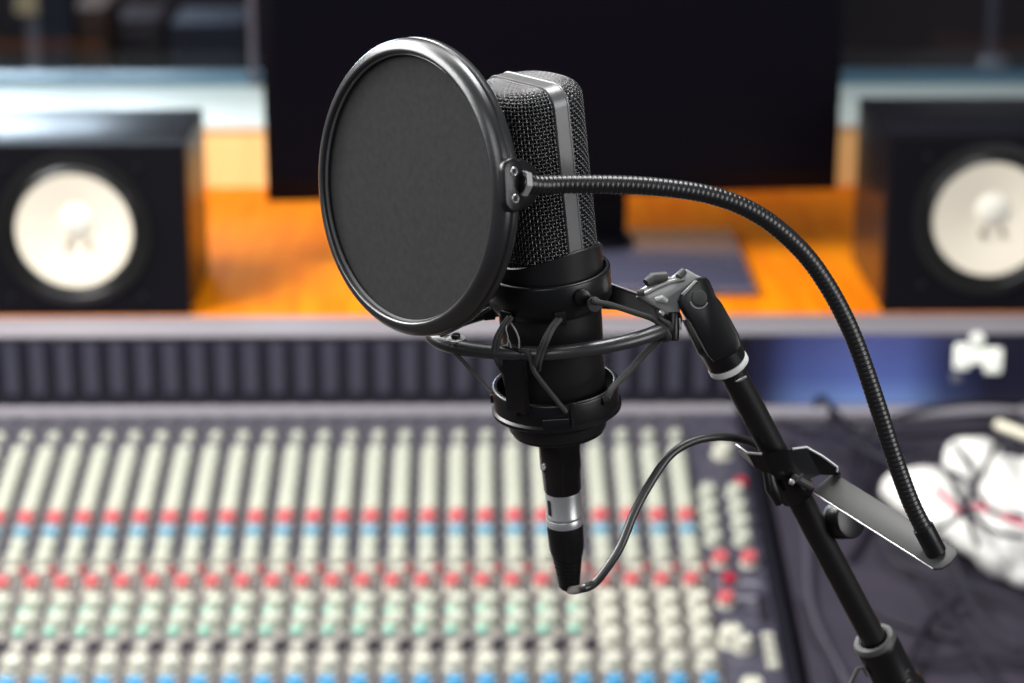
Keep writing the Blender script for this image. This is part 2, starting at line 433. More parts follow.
# meter bridge along the back of the console
z0 = gz(Y_BR)
b = MB(); b.box((BRX0, Y_BR+.004, .62), (BRX1, Y_BR+.075, BR_TOP-.004), M_meter); br = b.build('meter_bridge', con)
bpy.context.view_layer.update()
for xx in (-.85, .9):
    b = MB(); b.box((xx, Y_BR+.01, 0), (xx+.06, Y_BR+.07, .62), M_cheek, bev=.005); b.build('bridge_leg', br)
b = MB(); b.box((BRX0, Y_BR-.002, BR_TOP-.004), (BRX1, Y_BR+.078, BR_TOP), M_ctrim, bev=.0015); b.build('top_rail', br)
b = MB(); b.box((X_RIGHT+.014, Y_BR-.03, z0-.012), (BRX1, Y_BR+.003, z0-.001), M_ctrim, bev=.002); b.build('lower_rail', br)
mm = MB(); mw = PITCHX/2-.0012; mh = BR_TOP-.005-(z0+.002)
mm.prism([(-mw, 0), (mw, 0), (mw, mh), (-mw, mh)], 0, .005, M_meter, Matrix.Rotation(PI/2, 4, 'X'), bev=.0008)
mm.box((-.0075, -.0062, .017), (.0085, -.0048, mh-.006), M_meterw)
for q in range(3): mm.box((-.011+q*.008, -.007, .004), (-.007+q*.008, -.0048, .010), M_dark)
x_disp = on_y(748, 365, Y_BR).x
mmesh = mesh_of(mm, 'meter_mesh')
i = i_first-1
while XA+i*PITCHX < x_disp-PITCHX*.5:
    M = Matrix.Translation(Vector((XA+(i+.15)*PITCHX, Y_BR+.004, z0+.002)))
    mo = place('level_meter', mmesh, M, br); i += 1
b = MB(); xd1 = BRX1-.005
b.box((x_disp, Y_BR-.001, z0+.001), (xd1, Y_BR+.006, BR_TOP-.0045), M_display); dsp = b.build('display_screen', br, label='blue lit glossy display')
b = MB(); b.box((x_disp-.006, Y_BR-.004, z0-.001), (x_disp, Y_BR+.006, BR_TOP-.0045), M_cheek); b.build('display_bezel', br)
def disc_at(b, u, v, rpx, m, y, t=.004, sq=None):
    p = on_y(u, v, y); k = (p-CAM).dot(VF)/FPX
    if sq:
        w, h = sq[0]*k/2, sq[1]*k/2; r = .3*min(w, h); poly = []
        for cx, cz, a0 in ((w-r, h-r, 0), (-w+r, h-r, 90), (-w+r, -h+r, 180), (w-r, -h+r, 270)):
            for q in range(5): a = math.radians(a0+q*22.5); poly.append((cx+r*math.cos(a), cz+r*math.sin(a)))
        b.prism(poly, 0, t, m, Matrix.Translation(p) @ Matrix.Rotation(PI/2, 4, 'X'), bev=.0006)
    else: b.cyl(p, p+Vector((0, -t, 0)), rpx*k, m, 24, bev=.0005)
b = MB(); ye = Y_BR-.001
disc_at(b, 977, 339, 7, M_emb, ye); disc_at(b, 962, 356, 0, M_emb, ye, sq=(16, 26)); disc_at(b, 979, 356, 0, M_emb, ye, .0035, sq=(18, 15)); disc_at(b, 993, 360, 0, M_emb, ye, sq=(17, 26))
disc_at(b, 956, 377, 5, M_greyp, ye)
b.build('emblem', br, label='small white emblem of a dot over joined blocks')

# =============================================== SHELF, WINDOW AND ROOM
Y_SH0 = Y_BR+.08; Y_SH1 = on_z(300, 186, SHELF_Z).y
b = MB(); b.box((-1.6, Y_SH0, SHELF_Z-.035), (1.6, Y_SH1, SHELF_Z-.001), M_wood, bev=.003)
b.box((-1.55, Y_SH0+.3, 0), (-1.5, Y_SH1-.05, SHELF_Z-.035), M_wood); b.box((1.5, Y_SH0+.3, 0), (1.55, Y_SH1-.05, SHELF_Z-.035), M_wood)
tag(b.build('desk_shelf', origin=Vector((0, Y_SH0+.3, 0))), 'orange wooden shelf desk carrying the speakers and the monitor', 'desk')
Z_S = on_y(230, 131, Y_SH1).z
b = MB(); b.box((-1.8, Y_SH1+.001, .0), (1.8, Y_SH1+.05, Z_S-.001), M_pale); struct('wall_back', b)
Y_S2 = on_z(230, 93, Z_S).y
b = MB(); b.box((-1.8, Y_SH1-.004, Z_S), (1.8, Y_S2, Z_S+.012), M_sill, bev=.003); struct('trim_1', b)
Z_L = Z_S+.012
Y_L2 = on_z(230, 70, Z_L+.01).y
b = MB(); b.box((-1.8, Y_S2+.03, Z_L-.03), (1.8, Y_L2, Z_L+.01), M_ledge, bev=.003); struct('trim_2', b)
win = MB(); win.box((-1.8, Y_S2+.004, Z_L+.004), (1.8, Y_S2+.014, 2.5), M_glass); struct('window_1', win)
b = MB(); xw = on_y(252, 40, Y_S2).x
b.box((xw-.005, Y_S2-.004, Z_L), (xw+.005, Y_S2+.022, 2.5), M_frame)
for xx in (-1.82, 1.78): b.box((xx, Y_S2-.01, Z_L), (xx+.04, Y_S2+.03, 2.5), M_frame)
struct('trim_3', b)
b = MB(); b.box((-4, -1.2, -.05), (4, 7.2, 0), M_floor); struct('floor', b)
b = MB(); b.box((-4, 7.0, 0), (4, 7.1, 3.1), M_live); struct('wall_far', b)
b = MB(); b.box((-4.1, 1.2, 0), (-4, 7.1, 3.1), M_wall); struct('wall_left', b)
b = MB(); b.box((4, 1.2, 0), (4.1, 7.1, 3.1), M_wall); struct('wall_right', b)

# things in the live room behind the glass
def px(u, y, v=40): return on_y(u, v, y)
Yl = 5.6
p = px(36, Yl); lt = thing('floor_lamp', 'tall floor lamp with a cream shade behind the studio window', 'lamp', (p.x, Yl, 0))
zt = px(36, Yl, 3).z
b = MB(); b.lathe([(0, 0), (.13, 0), (.13, .02), (.02, .03), (0, .03)], M_greyp, Matrix.Translation(Vector((p.x, Yl, 0)))); b.build('base', lt)
b = MB(); b.cyl((p.x, Yl, .03), (p.x, Yl, zt+.1), .022, M_greyp); b.build('pole', lt)
b = MB(); b.lathe([(.045, zt-.02), (.03, zt+.14), (.027, zt+.14), (.042, zt-.02)], M_shade, Matrix.Translation(Vector((p.x, Yl, 0))), close=True); b.build('lamp_shade', lt)
p = px(59, 5.3); b = MB(); b.box((p.x-.035, 5.26, 0), (p.x+.035, 5.34, 2.3), M_navy, bev=.004)
tag(b.build('metal_post', origin=Vector((p.x, 5.3, 0))), 'dark navy post behind the glass above the left speaker', 'post')
for k, (u0, u1, v0, y, m, lab) in enumerate(((70, 105, 8, 5.9, M_brown, 'brown padded panel beside the dark post behind the glass'), (112, 160, 18, 6.3, M_live, 'dark reddish panel leaning behind the studio window'), (168, 245, 24, 5.5, M_navy, 'wide dark grey cabinet behind the window next to the monitor'))):
    a = px(u0, y, v0); c = px(u1, y, v0)
    b = MB(); b.box((a.x, y, 0), (c.x, y+.25, a.z), m, bev=.01); b.box((a.x+.02, y-.012, .1), (c.x-.02, y, a.z-.03), m, bev=.004)
    tag(b.build(('acoustic_panel', 'acoustic_panel', 'equipment_cabinet')[k], origin=Vector((a.x, y, 0))), lab, ('panel', 'panel', 'cabinet')[k])
p = px(993, 5.2, 74)
ms = thing('microphone_stand', 'slim pale stand with a round grey head behind the glass on the right', 'stand', (p.x, 5.2, 0))
b = MB(); b.cyl((p.x, 5.2, 0), (p.x-.01, 5.2, 2.1), .014, M_frame); b.build('pole', ms)
b = MB(); b.lathe([(0, -.05), (.03, -.035), (.036, 0), (.03, .035), (0, .05)], M_greyp, Matrix.Translation(p), 24); b.build('clamp_head', ms)
b = MB(); b.lathe([(0, 0), (.12, 0), (.12, .02), (0, .03)], M_greyp, Matrix.Translation(Vector((p.x, 5.2, 0)))); b.build('base', ms)

# ---------------------------------------------------------------- speakers
def speaker(xc0, xc1, ucone, vcone, yf, lab, tweet):
    """cabinet from x xc0 to xc1, front at yf"""
    H = on_y((ucone), 144 if tweet < 0 else 137.5, yf).z-SHELF_Z
    r = thing('studio_monitor_speaker', lab, 'speaker', ((xc0+xc1)/2, yf+.1, SHELF_Z), 'white cone speakers on the desk shelf')
    d = on_z(ucone, 108.5 if tweet < 0 else 97, SHELF_Z+H).y-yf
    b = MB(); b.box((xc0, yf+.024, SHELF_Z), (xc1, yf+d, SHELF_Z+H), M_spk, bev=.0025); b.build('cabinet', r)
    c = on_y(ucone, vcone, yf-.004)
    b = MB(); vs = []; n = 96                 # baffle with a round opening
    for y, g in ((yf+.0015, 0), (yf, .0015), (yf+.024, 0)):
        for k in range(n):
            a = 2*PI*k/n; dx, dz = math.cos(a), math.sin(a); bx = (xc1-g-c.x) if dx > 0 else (c.x-xc0-g); bz = (SHELF_Z+H-g-c.z) if dz > 0 else (c.z-SHELF_Z-g)
            t = min(bx/max(abs(dx), 1e-9), bz/max(abs(dz), 1e-9)); vs.append((c.x+dx*t, y, c.z+dz*t))
    for X, Z in ((xc0, SHELF_Z), (xc1, SHELF_Z), (xc1, SHELF_Z+H), (xc0, SHELF_Z+H)):      # snap the nearest spoke onto each corner
        kk = min(range(n), key=lambda k: (vs[k][0]-X)**2+(vs[k][2]-Z)**2)
        for l, (y, g) in enumerate(((yf+.0015, 0), (yf, .0015), (yf+.024, 0))): vs[l*n+kk] = (X+(g if X == xc0 else -g), y, Z+(g if Z == SHELF_Z else -g))
    for y in (yf, yf+.024):
        for k in range(n): a = 2*PI*k/n; vs.append((c.x+.0752*math.cos(a), y, c.z+.0752*math.sin(a)))
    fs = []
    for l0, l1 in ((2, 0), (0, 1), (1, 3), (3, 4), (4, 2)):
        for k in range(n): j = (k+1) % n; fs.append((l0*n+k, l0*n+j, l1*n+j, l1*n+k))
    b.add(vs, fs, M_baffle); b.build('baffle', r, angle=25)
    F = Matrix.Translation(Vector((c.x, yf, c.z))) @ Matrix.Rotation(PI/2, 4, 'X')   # local z = towards the viewer
    R = .0762
    b = MB(); b.lathe([(R+.022, 0), (R+.021, .004), (R+.010, .005), (R+.007, .002), (R+.001, .0055), (R-.003, .001), (R-.004, -.002)], M_plast, F, 64)
    ring = b.build('woofer_frame', r)
    for k in range(4):
        a = PI/4+k*PI/2; q = F @ Vector(((R+.0155)*math.cos(a), (R+.0155)*math.sin(a), .004)); b = MB(); b.cyl(q, q+Vector((0, -.003, 0)), .004, M_plast, 12, .0006); b.build('bolt', ring)
    b = MB(); b.lathe([(R-.003, .0035), (R-.012, .0022), (R*.62, .0000), (R*.36, -.0035), (R*.30, -.004), (0, -.0045)], M_cone, F, 64); cone = b.build('cone', r)
    b = MB(); Fc = F @ Matrix.Translation(Vector((.004, .012, 0)))
    b.lathe([(.021, -.004), (.020, -.002), (.014, -.0002), (.007, .0012), (0, .0016)], M_cap, Fc, 32); b.build('dust_cap', cone)
    for sx in (-1, 1):
        b = MB(); q = F @ Vector((.004+sx*.013, -.020, -.0022)); b.cyl(q+Vector((0, .002, 0)), q-Vector((0, .003, 0)), .0042, M_term, 12, .0008)
        b.tube([q, q+Vector((-sx*.004, -.001, .011)), q+Vector((-sx*.008, .001, .02))], .0011, M_term, 6); b.build('terminal', cone)
    tx = c.x+tweet*.165
    if xc0 < tx < xc1:
        Ft = Matrix.Translation(Vector((tx, yf, c.z+.02))) @ Matrix.Rotation(PI/2, 4, 'X')
        b = MB(); b.lathe([(.05, 0), (.049, .003), (.03, .003), (.026, -.001), (.018, .0), (.012, .005), (0, .007)], M_plast, Ft, 40); b.build('tweeter', r)
    for sx in (-1, 1):                     # grille pegs
        for sz in (-1, 1):
            q = Vector((c.x+sx*.083, yf, c.z+sz*.083 - .003)); b = MB(); b.cyl(q, q+Vector((0, -.004, 0)), .004, M_plast, 12, .0005); b.build('grille_peg', r)
    return r
YF = Y_SH0+.004
xr = on_y(187, 230, YF).x
speaker(xr-.382, xr, 73.7, 231, YF, 'black speaker with a round white cone left of the monitor', -1)
xl = on_y(886, 230, YF).x
speaker(xl, xl+.382, 991, 219.5, YF, 'black speaker with a round white cone right of the monitor', 1)

# ---------------------------------------------------------------- monitor
ZB = 1.95-.775
a = on_z(267, 203, ZB); c = on_z(836, 190, ZB)
ex = (c-a); W = ex.length; ex.normalize(); ey = Vector((-ex.y, ex.x, 0)); ez = Vector((0, 0, 1)); tl = math.radians(1.5)
MM = Matrix.Translation(a) @ Matrix((ex, ey, ez)).transposed().to_4x4() @ Matrix.Rotation(tl, 4, 'X')
mon = thing('computer_monitor', 'large black computer monitor with a switched off screen behind the microphone', 'monitor', (a+c)/2+Vector((0, .08, SHELF_Z-ZB)))
b = MB(); b.box((0, 0, 0), (W, .045, .46), M_mon, MM, bev=.004); b.build('housing', mon)
b = MB(); b.box((.014, -.0015, .03), (W-.014, .001, .446), M_screen, MM); b.build('screen', mon)
ycb = on_z(757, 288, SHELF_Z+.012).y; ycb2 = on_z(750, 228, SHELF_Z+.012).y; xcr = on_z(757, 288, SHELF_Z+.012).x
xcm = (a.x+c.x)/2; xcl = on_z(520, 270, SHELF_Z+.012).x
b = MB(); b.box((xcl, ycb, SHELF_Z), (xcr, ycb2, SHELF_Z+.012), M_base, bev=.003); b.build('stand_foot', mon)
nk = on_z(600, 240, SHELF_Z+.012)
b = MB(); M = Matrix.Translation(Vector((nk.x, nk.y, SHELF_Z+.012)))
b.box((-.05, -.012, .0), (.036, .02, ZB-SHELF_Z-.013), M_mon, M, bev=.004); b.lathe([(0, 0), (.055, 0), (.05, .008), (.02, .014), (0, .014)], M_mon, M @ Matrix.Translation(Vector((-.006, -.01, 0))), 32)
b.build('stand_neck', mon)
b = MB(); q = on_y(625, 262, nk.y-.022)
b.cyl(q, q+Vector((0, -.003, 0)), .007, M_pl, 16); b.build('power_light', mon, label='small dim blue light')

# --------------------------------------------------- side wing and clutter
X_D0 = X_RIGHT+.014; LIFT = -.004
b = MB(); vs, fs = slab_side(X_D0+.010, 1.02, Y_FRONT, Y_BR-.034, .62, .62, M_desk, LIFT); b.add(vs, fs, M_desk)
b.build('side_wing', con, angle=30, label='plain dark sloping top littered with cables')
def D(u, v, h=0): return PL(u, v, h+LIFT+.001)
b = MB()                                                        # crumpled white bag
bagc = D(965, 500)
lobes = [(974, 462, 31, .045), (1000, 484, 36, .045), (922, 494, 33, .03), (902, 489, 22, .02), (940, 512, 32, .03), (952, 488, 28, .03), (965, 522, 32, .03), (1006, 548, 36, .03), (985, 532, 34, .03), (1030, 520, 44, .04), (1024, 572, 20, .02), (1050, 490, 44, .04), (968, 492, 34, .035)]
for u, v, rp, h in lobes:
    q = D(u, v, h); k = (q-CAM).dot(VF)/FPX; r = rp*k
    n1, n2 = 14, 20; vs = []
    for a1 in range(n1+1):
        for a2 in range(n2):
            th = PI*a1/n1; ph = 2*PI*a2/n2
            w = 1+.04*math.sin(3*ph+u)+.03*math.sin(5*th+v)+.02*math.sin(7*ph+2*th)
            vs.append(q+Vector((r*w*math.sin(th)*math.cos(ph), r*1.15*w*math.sin(th)*math.sin(ph), max(-h+.001, r*.8*w*math.cos(th)))))
    vs = [p_+CN*max(0, LIFT+.002-(p_-CO).dot(CN)) for p_ in vs]
    b.add(vs, [(i1*n2+j, i1*n2+(j+1) % n2, (i1+1)*n2+(j+1) % n2, (i1+1)*n2+j) for i1 in range(n1) for j in range(n2)], M_bag)
bag = b.build('plastic_bag', origin=bagc, angle=80)
rm = bag.modifiers.new('r', 'REMESH'); rm.mode = 'VOXEL'; rm.voxel_size = .005; rm.use_smooth_shade = True
smm = bag.modifiers.new('s', 'SMOOTH'); smm.factor = .5; smm.iterations = 5
tag(bag, 'crumpled white bag wrapped in thin cables beside the mixing console', 'bag')

def cable(pts, r, m, label, name='audio_cable', group='loose black cables beside the mixing console'):
    b = MB(); pts = resample(spline(pts, 10), .008); b.tube(pts, r, m, 8)
    return tag(b.build(name, origin=pts[0]), label, 'cable', group)
GL = 'thin black cable lying loose among others on the dark console top'
hh = .004
sets = [
 [(815, 405, .03), (822, 398, .06), (835, 412, .04), (850, 430, .01), (870, 450, 0), (880, 480, 0), (872, 520, 0), (850, 560, 0)],
 [(1020, 404, .03), (980, 402, .05), (930, 408, .05), (890, 420, .03), (860, 440, 0), (850, 470, 0), (870, 520, 0)],
 [(1020, 415, .02), (960, 418, .03), (900, 428, .02), (870, 450, 0), (860, 500, 0)],
 [(790, 440, 0), (800, 480, 0), (815, 540, 0), (850, 590, 0), (890, 620, 0), (960, 640, 0)],
 [(960, 600, 0), (930, 620, 0), (912, 655, 0), (900, 683, 0)],
 [(1020, 600, 0), (970, 585, 0), (930, 575, 0), (895, 560, 0), (880, 540, 0), (885, 510, 0)],
 [(800, 600, 0), (812, 630, 0), (830, 660, 0), (840, 700, 0)],
 [(905, 655, 0), (940, 660, 0), (980, 655, 0), (1030, 662, 0)],
 [(940, 540, 0), (960, 580, 0), (980, 620, 0), (1020, 650, 0)],
 [(780, 420, 0), (810, 428, .01), (850, 424, .02), (900, 436, .02), (960, 432, .02), (1030, 428, .02)],
 [(820, 440, 0), (850, 462, 0), (872, 500, 0), (905, 560, 0), (950, 620, 0), (1000, 690, 0)],
 [(830, 415, .01), (860, 445, .01), (900, 462, .01), (940, 452, .02), (990, 440, .03), (1030, 455, .03)],
]
for k, s in enumerate(sets):
    cable([D(u, v, h+hh+.009*(k % 3)) for u, v, h in s], .0042, M_cab, GL)
cable([D(786, 470, hh), D(806, 530, hh), D(812, 610, hh), D(850, 690, hh)], .0045, mat('mid grey cable', srgb(64, 60, 74), .6), 'thick grey cable lying beside the mixing console beside the console edge', group='thick grey cables')
sets = [
 [(925, 452, .03), (945, 470, .05), (957, 492, .07), (968, 520, .075), (978, 545, .07)],
 [(1000, 436, .07), (988, 460, .11), (974, 490, .11), (960, 515, .085), (935, 530, .06)],
 [(940, 468, .05), (965, 480, .10), (992, 512, .10), (1026, 516, .10)],
 [(955, 445, .08), (975, 478, .11), (968, 505, .1), (990, 530, .085), (1026, 538, .085)],
]
for s in sets: cable([D(u, v*1.0, 0)+Vector((0, 0, 0)) if 0 else D(u, v, h) for u, v, h in s], .0034, M_cab, 'thin dark cable wrapped over the crumpled white bag', group='cables wrapped over the white bag')
cable([D(u, v, h) for u, v, h in [(936, 490, .07), (948, 500, .08), (958, 511, .085), (975, 506, .1), (995, 513, .1), (1030, 527, .1)]], .0030, M_cabr, 'magenta red cable running over the white bag', group='red cable')
b = MB(); q1 = D(996, 424, .05); q2 = D(1040, 441, .05)
b.cyl(q1, q2, .0065, M_rod, 20, .002); b.cyl(q1+(q2-q1)*.55, q1+(q2-q1)*.6, .0075, M_rod, 20, .001)
tag(b.build('marker_pen', origin=q1), 'short cream coloured rod lying above the white bag near the grey rail', 'pen')

# ================================================= MICROPHONE COORDINATES
K = 1.27/FPX
MO = P(548, 280, 1.27)
zt = Vector((-.072, -.078, 1)).normalized(); xt = Vector((1, -.013, 0)); xt = (xt-zt*xt.dot(zt)).normalized(); yt = zt.cross(xt)
T = Matrix((xt, yt, zt)).transposed().to_4x4(); T.translation = MO
TI = T.inverted()
def H(v):                                    # height along the axis that shows at row v
    lo, hi = -.3, .2
    for _ in range(40):
        m_ = (lo+hi)/2
        if proj(MO+zt*m_)[1] > v: lo = m_
        else: hi = m_
    return (lo+hi)/2
def on_h(u, v, h): return TI @ on_plane(u, v, MO+zt*h, zt)       # local point of the plane across the axis
def on_c(u, v, r, far=False):                                    # local point on the upright cylinder about the axis
    o = TI @ CAM; d = (TI.to_3x3() @ ray(u, v))
    a_ = d.x**2+d.y**2; b_ = 2*(o.x*d.x+o.y*d.y); c_ = o.x**2+o.y**2-r*r; q = b_*b_-4*a_*c_
    t = (-b_+(1 if far else -1)*math.sqrt(max(q, 0)))/(2*a_); return o+d*t
def t2w(pts): return [T @ Vector(p) for p in pts]

# ------------------------------------------------------- the microphone
mic = thing('condenser_microphone', 'large black condenser microphone with a woven metal grille held in the shock mount', 'microphone', M=T)
ang = -math.radians(53)
HM = T @ Matrix.Translation(Vector((-.0006, 0, 0))) @ Matrix.Rotation(-.036, 4, 'Y') @ Matrix.Rotation(ang, 4, 'Z')                            # x = side with the band nearest the viewer, -y = front
WX, DY, EX = .0278, .0252, 2.4
h_lip = H(245); h_top = H(80)
def sup(phi, a, b_, e=EX):
    c, s_ = math.cos(phi), math.sin(phi)
    return (a*math.copysign(abs(c)**(2/e), c), b_*math.copysign(abs(s_)**(2/e), s_))
def grille(sign):
    """one woven half: sign -1 front, +1 back"""
    ncol, pitch = 44, .0019
    zb = h_lip-.008; rc = .0085; y_in = .0
    perim = [sup(PI*k/400, WX, DY) for k in range(401)]
    Lp = [0]
    for p0, p1 in zip(perim, perim[1:]): Lp.append(Lp[-1]+math.dist(p0, p1))
    def at(s):
        s = min(max(s, 0), Lp[-1]-1e-9)
        import bisect
        k = bisect.bisect_right(Lp, s)-1; t = (s-Lp[k])/(Lp[k+1]-Lp[k])
        x = perim[k][0]*(1-t)+perim[k+1][0]*t; y = perim[k][1]*(1-t)+perim[k+1][1]*t
        k0, k1 = max(0, k-6), min(400, k+7); tx, ty = perim[k1][0]-perim[k0][0], perim[k1][1]-perim[k0][1]; l = math.hypot(tx, ty)
        return x, y, ty/l, -tx/l
    Hh = h_top-.0012; wall = Hh-rc-zb; arc = rc*PI/2; top = DY-rc
    Lt = wall+arc+top
    def surf(s, t, off):
        x, y, nx, ny = at(s)
        if t <= wall: px_, py, pz = x+nx*off, y+ny*off, zb+t
        elif t <= wall+arc:
            a_ = (t-wall)/rc; px_ = x-nx*rc+nx*(rc+off)*math.cos(a_); py = y-ny*rc+ny*(rc+off)*math.cos(a_); pz = Hh-rc+(rc+off)*math.sin(a_)
        else:
            f = (t-wall-arc)/top; bx, by = x-nx*rc, max(y-ny*rc, 0); px_ = bx; py = by*(1-f); pz = Hh+off+.0012*f
        return Vector((px_, sign*max(py, .0), pz))
    ns = int(round(Lp[-1]/pitch)); nt = int(round(Lt/pitch)); amp = .00048; rw = .00046; b = MB()
    for i in range(ns+1):
        pts = [surf(Lp[-1]*i/ns, Lt*j/(2*nt), amp*(math.cos(PI*(j/2+i)))) for j in range(2*nt+1)]
        b.tube(pts, rw, M_wire, 5, HM, cap=False)
    for j in range(nt+1):
        pts = [surf(Lp[-1]*i/(2*ns), Lt*j/nt, -amp*(math.cos(PI*(i/2+j)))) for i in range(2*ns+1)]
        b.tube(pts, rw, M_wire, 5, HM, cap=False)
    o = b.build('mesh_grille', mic, angle=80)
    c = MB(); vs = []; n1, n2 = 40, 44
    for i in range(n1+1):
        for j in range(n2+1): vs.append(surf(Lp[-1]*i/n1, Lt*j/n2, -.0016))
    c.add(vs, [(i*(n2+1)+j, (i+1)*(n2+1)+j, (i+1)*(n2+1)+j+1, i*(n2+1)+j+1) for i in range(n1) for j in range(n2)], M_core, HM)
    c.build('inner_screen', o)
grille(-1); grille(1)
# band over the head: rounded arch in the x-z plane, with raised lips
b = MB(); bw = .0047; ro = .0105; Wb = WX+.0009; tb = .0022
def arch(w, top, r):
    pts = [(w, h_lip-.010)]
    for k in range(13): a_ = PI/2*k/12; pts.append((w-r+r*math.cos(a_), top-r+r*math.sin(a_)))
    for k in range(13): a_ = PI/2+PI/2*k/12; pts.append((-w+r+r*math.cos(a_), top-r+r*math.sin(a_)))
    pts.append((-w, h_lip-.010)); return pts
sec = [(-bw, -tb), (-bw, -.0002), (-bw+.0003, .0003), (-bw+.0010, .0003), (-bw+.0013, 0), (bw-.0013, 0), (bw-.0010, .0003), (bw-.0003, .0003), (bw, -.0002), (bw, -tb)]
vs = []
for y, off in sec:
    for x, z in arch(Wb+off, h_top+.0008+off, ro+off): vs.append((x, y, z))
n = 28; ns = len(sec)
b.add(vs, [(k*n+j, k*n+j+1, ((k+1) % ns)*n+j+1, ((k+1) % ns)*n+j) for k in range(ns) for j in range(n-1)], M_band, HM)
b.build('head_band', mic, label='smooth grey metal band over the grille')
# body
r1 = .0294
b = MB(); hb = H(425)
b.lathe([(0, h_lip-.0035), (r1-.0016, h_lip-.0030), (r1-.0014, h_lip-.0002), (r1-.0008, h_lip), (r1, h_lip-.0006), (r1, h_lip-.026), (.0272, h_lip-.028), (.0268, hb+.002), (.0262, hb), (0, hb)], M_body, None, 96)
for i_, q in enumerate(b.v):                    # the lip dips at the front and rises at the sides
    if q.z > h_lip-.01: q.z += .0040*math.cos(2*(math.atan2(q.y, q.x)-ang))*min(1, math.hypot(q.x, q.y)/.02)
    b.v[i_] = T @ q
b.build('body', mic)
hd = H(418); hd2 = H(428)
b = MB(); b.lathe([(0, hd+.003), (.0245, hd+.003), (.0252, hd+.001), (.0256, hd2+.001), (.0250, hd2-.0005), (.0235, hd2-.0012), (.020, hd2-.003), (.011, hd2-.005), (0, hd2-.005)], M_gloss, T, 96)
b.build('base_cap', mic)
# -------------------------------------------------------- xlr plug and cable
plug = thing('microphone_cable', 'grey cable with a silver and black plug hanging from the base of the microphone', 'cable', T @ Vector((0, 0, hd2-.005)))
def rr(px_): return px_*K
ax = Vector((0, 0, 0))
bend = lambda z: 0.0
h1, h2, h3, h4, h5 = hd2-.005, H(490), H(523), H(554), H(587)
b = MB(); b.lathe([(0, h1), (rr(21.5), h1), (rr(21.5), h1-(h1-h2)*.55), (rr(20.3), h1-(h1-h2)*.6), (rr(19.4), h2+.0012), (rr(18.6), h2), (0, h2)], M_gloss, T, 64)
pb = b.build('plug_body', plug)
b = MB(); q = on_c(544, 467, rr(21.3)); b.cyl(T @ (q*1.0), T @ (q+Vector((q.x, q.y, 0)).normalized()*.0008), .0018, M_chrome, 12); b.build('latch_button', pb)
b = MB(); sv = [(0, h2), (rr(18.2), h2), (rr(18.6), h2-.001), (rr(18.3), h3+.0068), (rr(19.2), h3+.006), (rr(19.2), h3+.0048), (rr(18.6), h3+.0042), (rr(19.4), h3+.0034), (rr(19.4), h3), (0, h3)]
b.lathe(sv, M_chrome, T, 64); b.build('silver_ring', plug, label='bright silver ring')
b = MB(); b.box((-.0009, -rr(18.6)-.0005, h3+.008), (.0009, -rr(18.2), h2-.003), M_hole, T @ Matrix.Rotation(-math.radians(52), 4, 'Z')); b.build('key_slot', plug)
b = MB(); pr = [(0, h3), (rr(18.8), h3), (rr(19.2), h3-.002), (rr(18.2), h4+.004), (rr(16.5), h4)]
nr = 8
for k in range(nr):
    z = h4+(h5-h4)*k/nr; z2 = h4+(h5-h4)*(k+.55)/nr; z3 = h4+(h5-h4)*(k+.62)/nr; r_ = 16.0-5.2*k/nr
    pr += [(rr(r_), z), (rr(r_-.3), z2), (rr(r_-1.8), z3), (rr(r_-1.8), h4+(h5-h4)*(k+.95)/nr)]
pr += [(rr(10), h5), (0, h5)]
b.lathe(pr, M_plast, T, 48); b.build('boot', plug)
tip = proj(T @ Vector((0, 0, h5))); print('plug tip', tip)
# cable goes to the pole clip
pole_a = P(727, 362, 1.277); pole_b = P(877, 645, 1.372); pd = (pole_b-pole_a).normalized()
cp = [T @ Vector((0, 0, h5+.004)), T @ Vector((.0004, 0, h5-.0018))]
for u, v, z in ((582, 588.5, 1.268), (594, 583.5, 1.268), (606, 569, 1.268), (620.6, 546, 1.27), (635, 511, 1.275), (653, 478.6, 1.28), (670.4, 455, 1.285), (691, 442, 1.292), (714, 437, 1.30), (738, 438.5, 1.312), (760, 447, 1.325), (785, 470, 1.335), (800, 510, 1.35), (840, 590, 1.378), (868, 645, 1.40), (885, 700, 1.42)): cp.append(P(u, v, z))
cpp = resample(spline(cp, 14), .0015)
b = MB(); b.tube(cpp, .00235, M_cable, 14); b.build('cable', plug)

# ------------------------------------------------------------ shock mount
sm = thing('shock_mount', 'black elastic shock mount ring around the lower half of the microphone', 'shock mount', M=T)
hr, hc = H(266.5), H(302)
Rc = .0331
b = MB(); b.lathe([(Rc-.0024, hr-.001), (Rc-.0019, hr-.0001), (Rc-.0013, hr), (Rc-.0007, hr-.0003), (Rc-.0002, hr-.0008), (Rc, hr-.0015), (Rc, hc+.004), (Rc-.0025, hc), (Rc-.005, hc-.0005), (Rc-.0052, hc+.001), (Rc-.0028, hc+.005)], M_plast, T, 96, close=True)
cup = b.build('upper_ring', sm)
def lug(u, v, r, w, h, d, nm='cord_lug', par=sm):
    q = on_c(u, v, r); a_ = math.atan2(q.x, -q.y)
    M = T @ Matrix.Translation(Vector((0, 0, q.z))) @ Matrix.Rotation(a_, 4, 'Z')
    b = MB(); b.prism([(-w/2, -r-d), (w/2, -r-d), (w/2, -r+.003), (-w/2, -r+.003)], -h/2, h/2, M_plast, M, bev=.0008); return b.build(nm, par)
lug(508, 316, Rc-.001, .007, .006, .002); lug(560, 318, Rc-.001, .006, .008, .002); lug(488, 309, Rc-.001, .009, .010, .003)
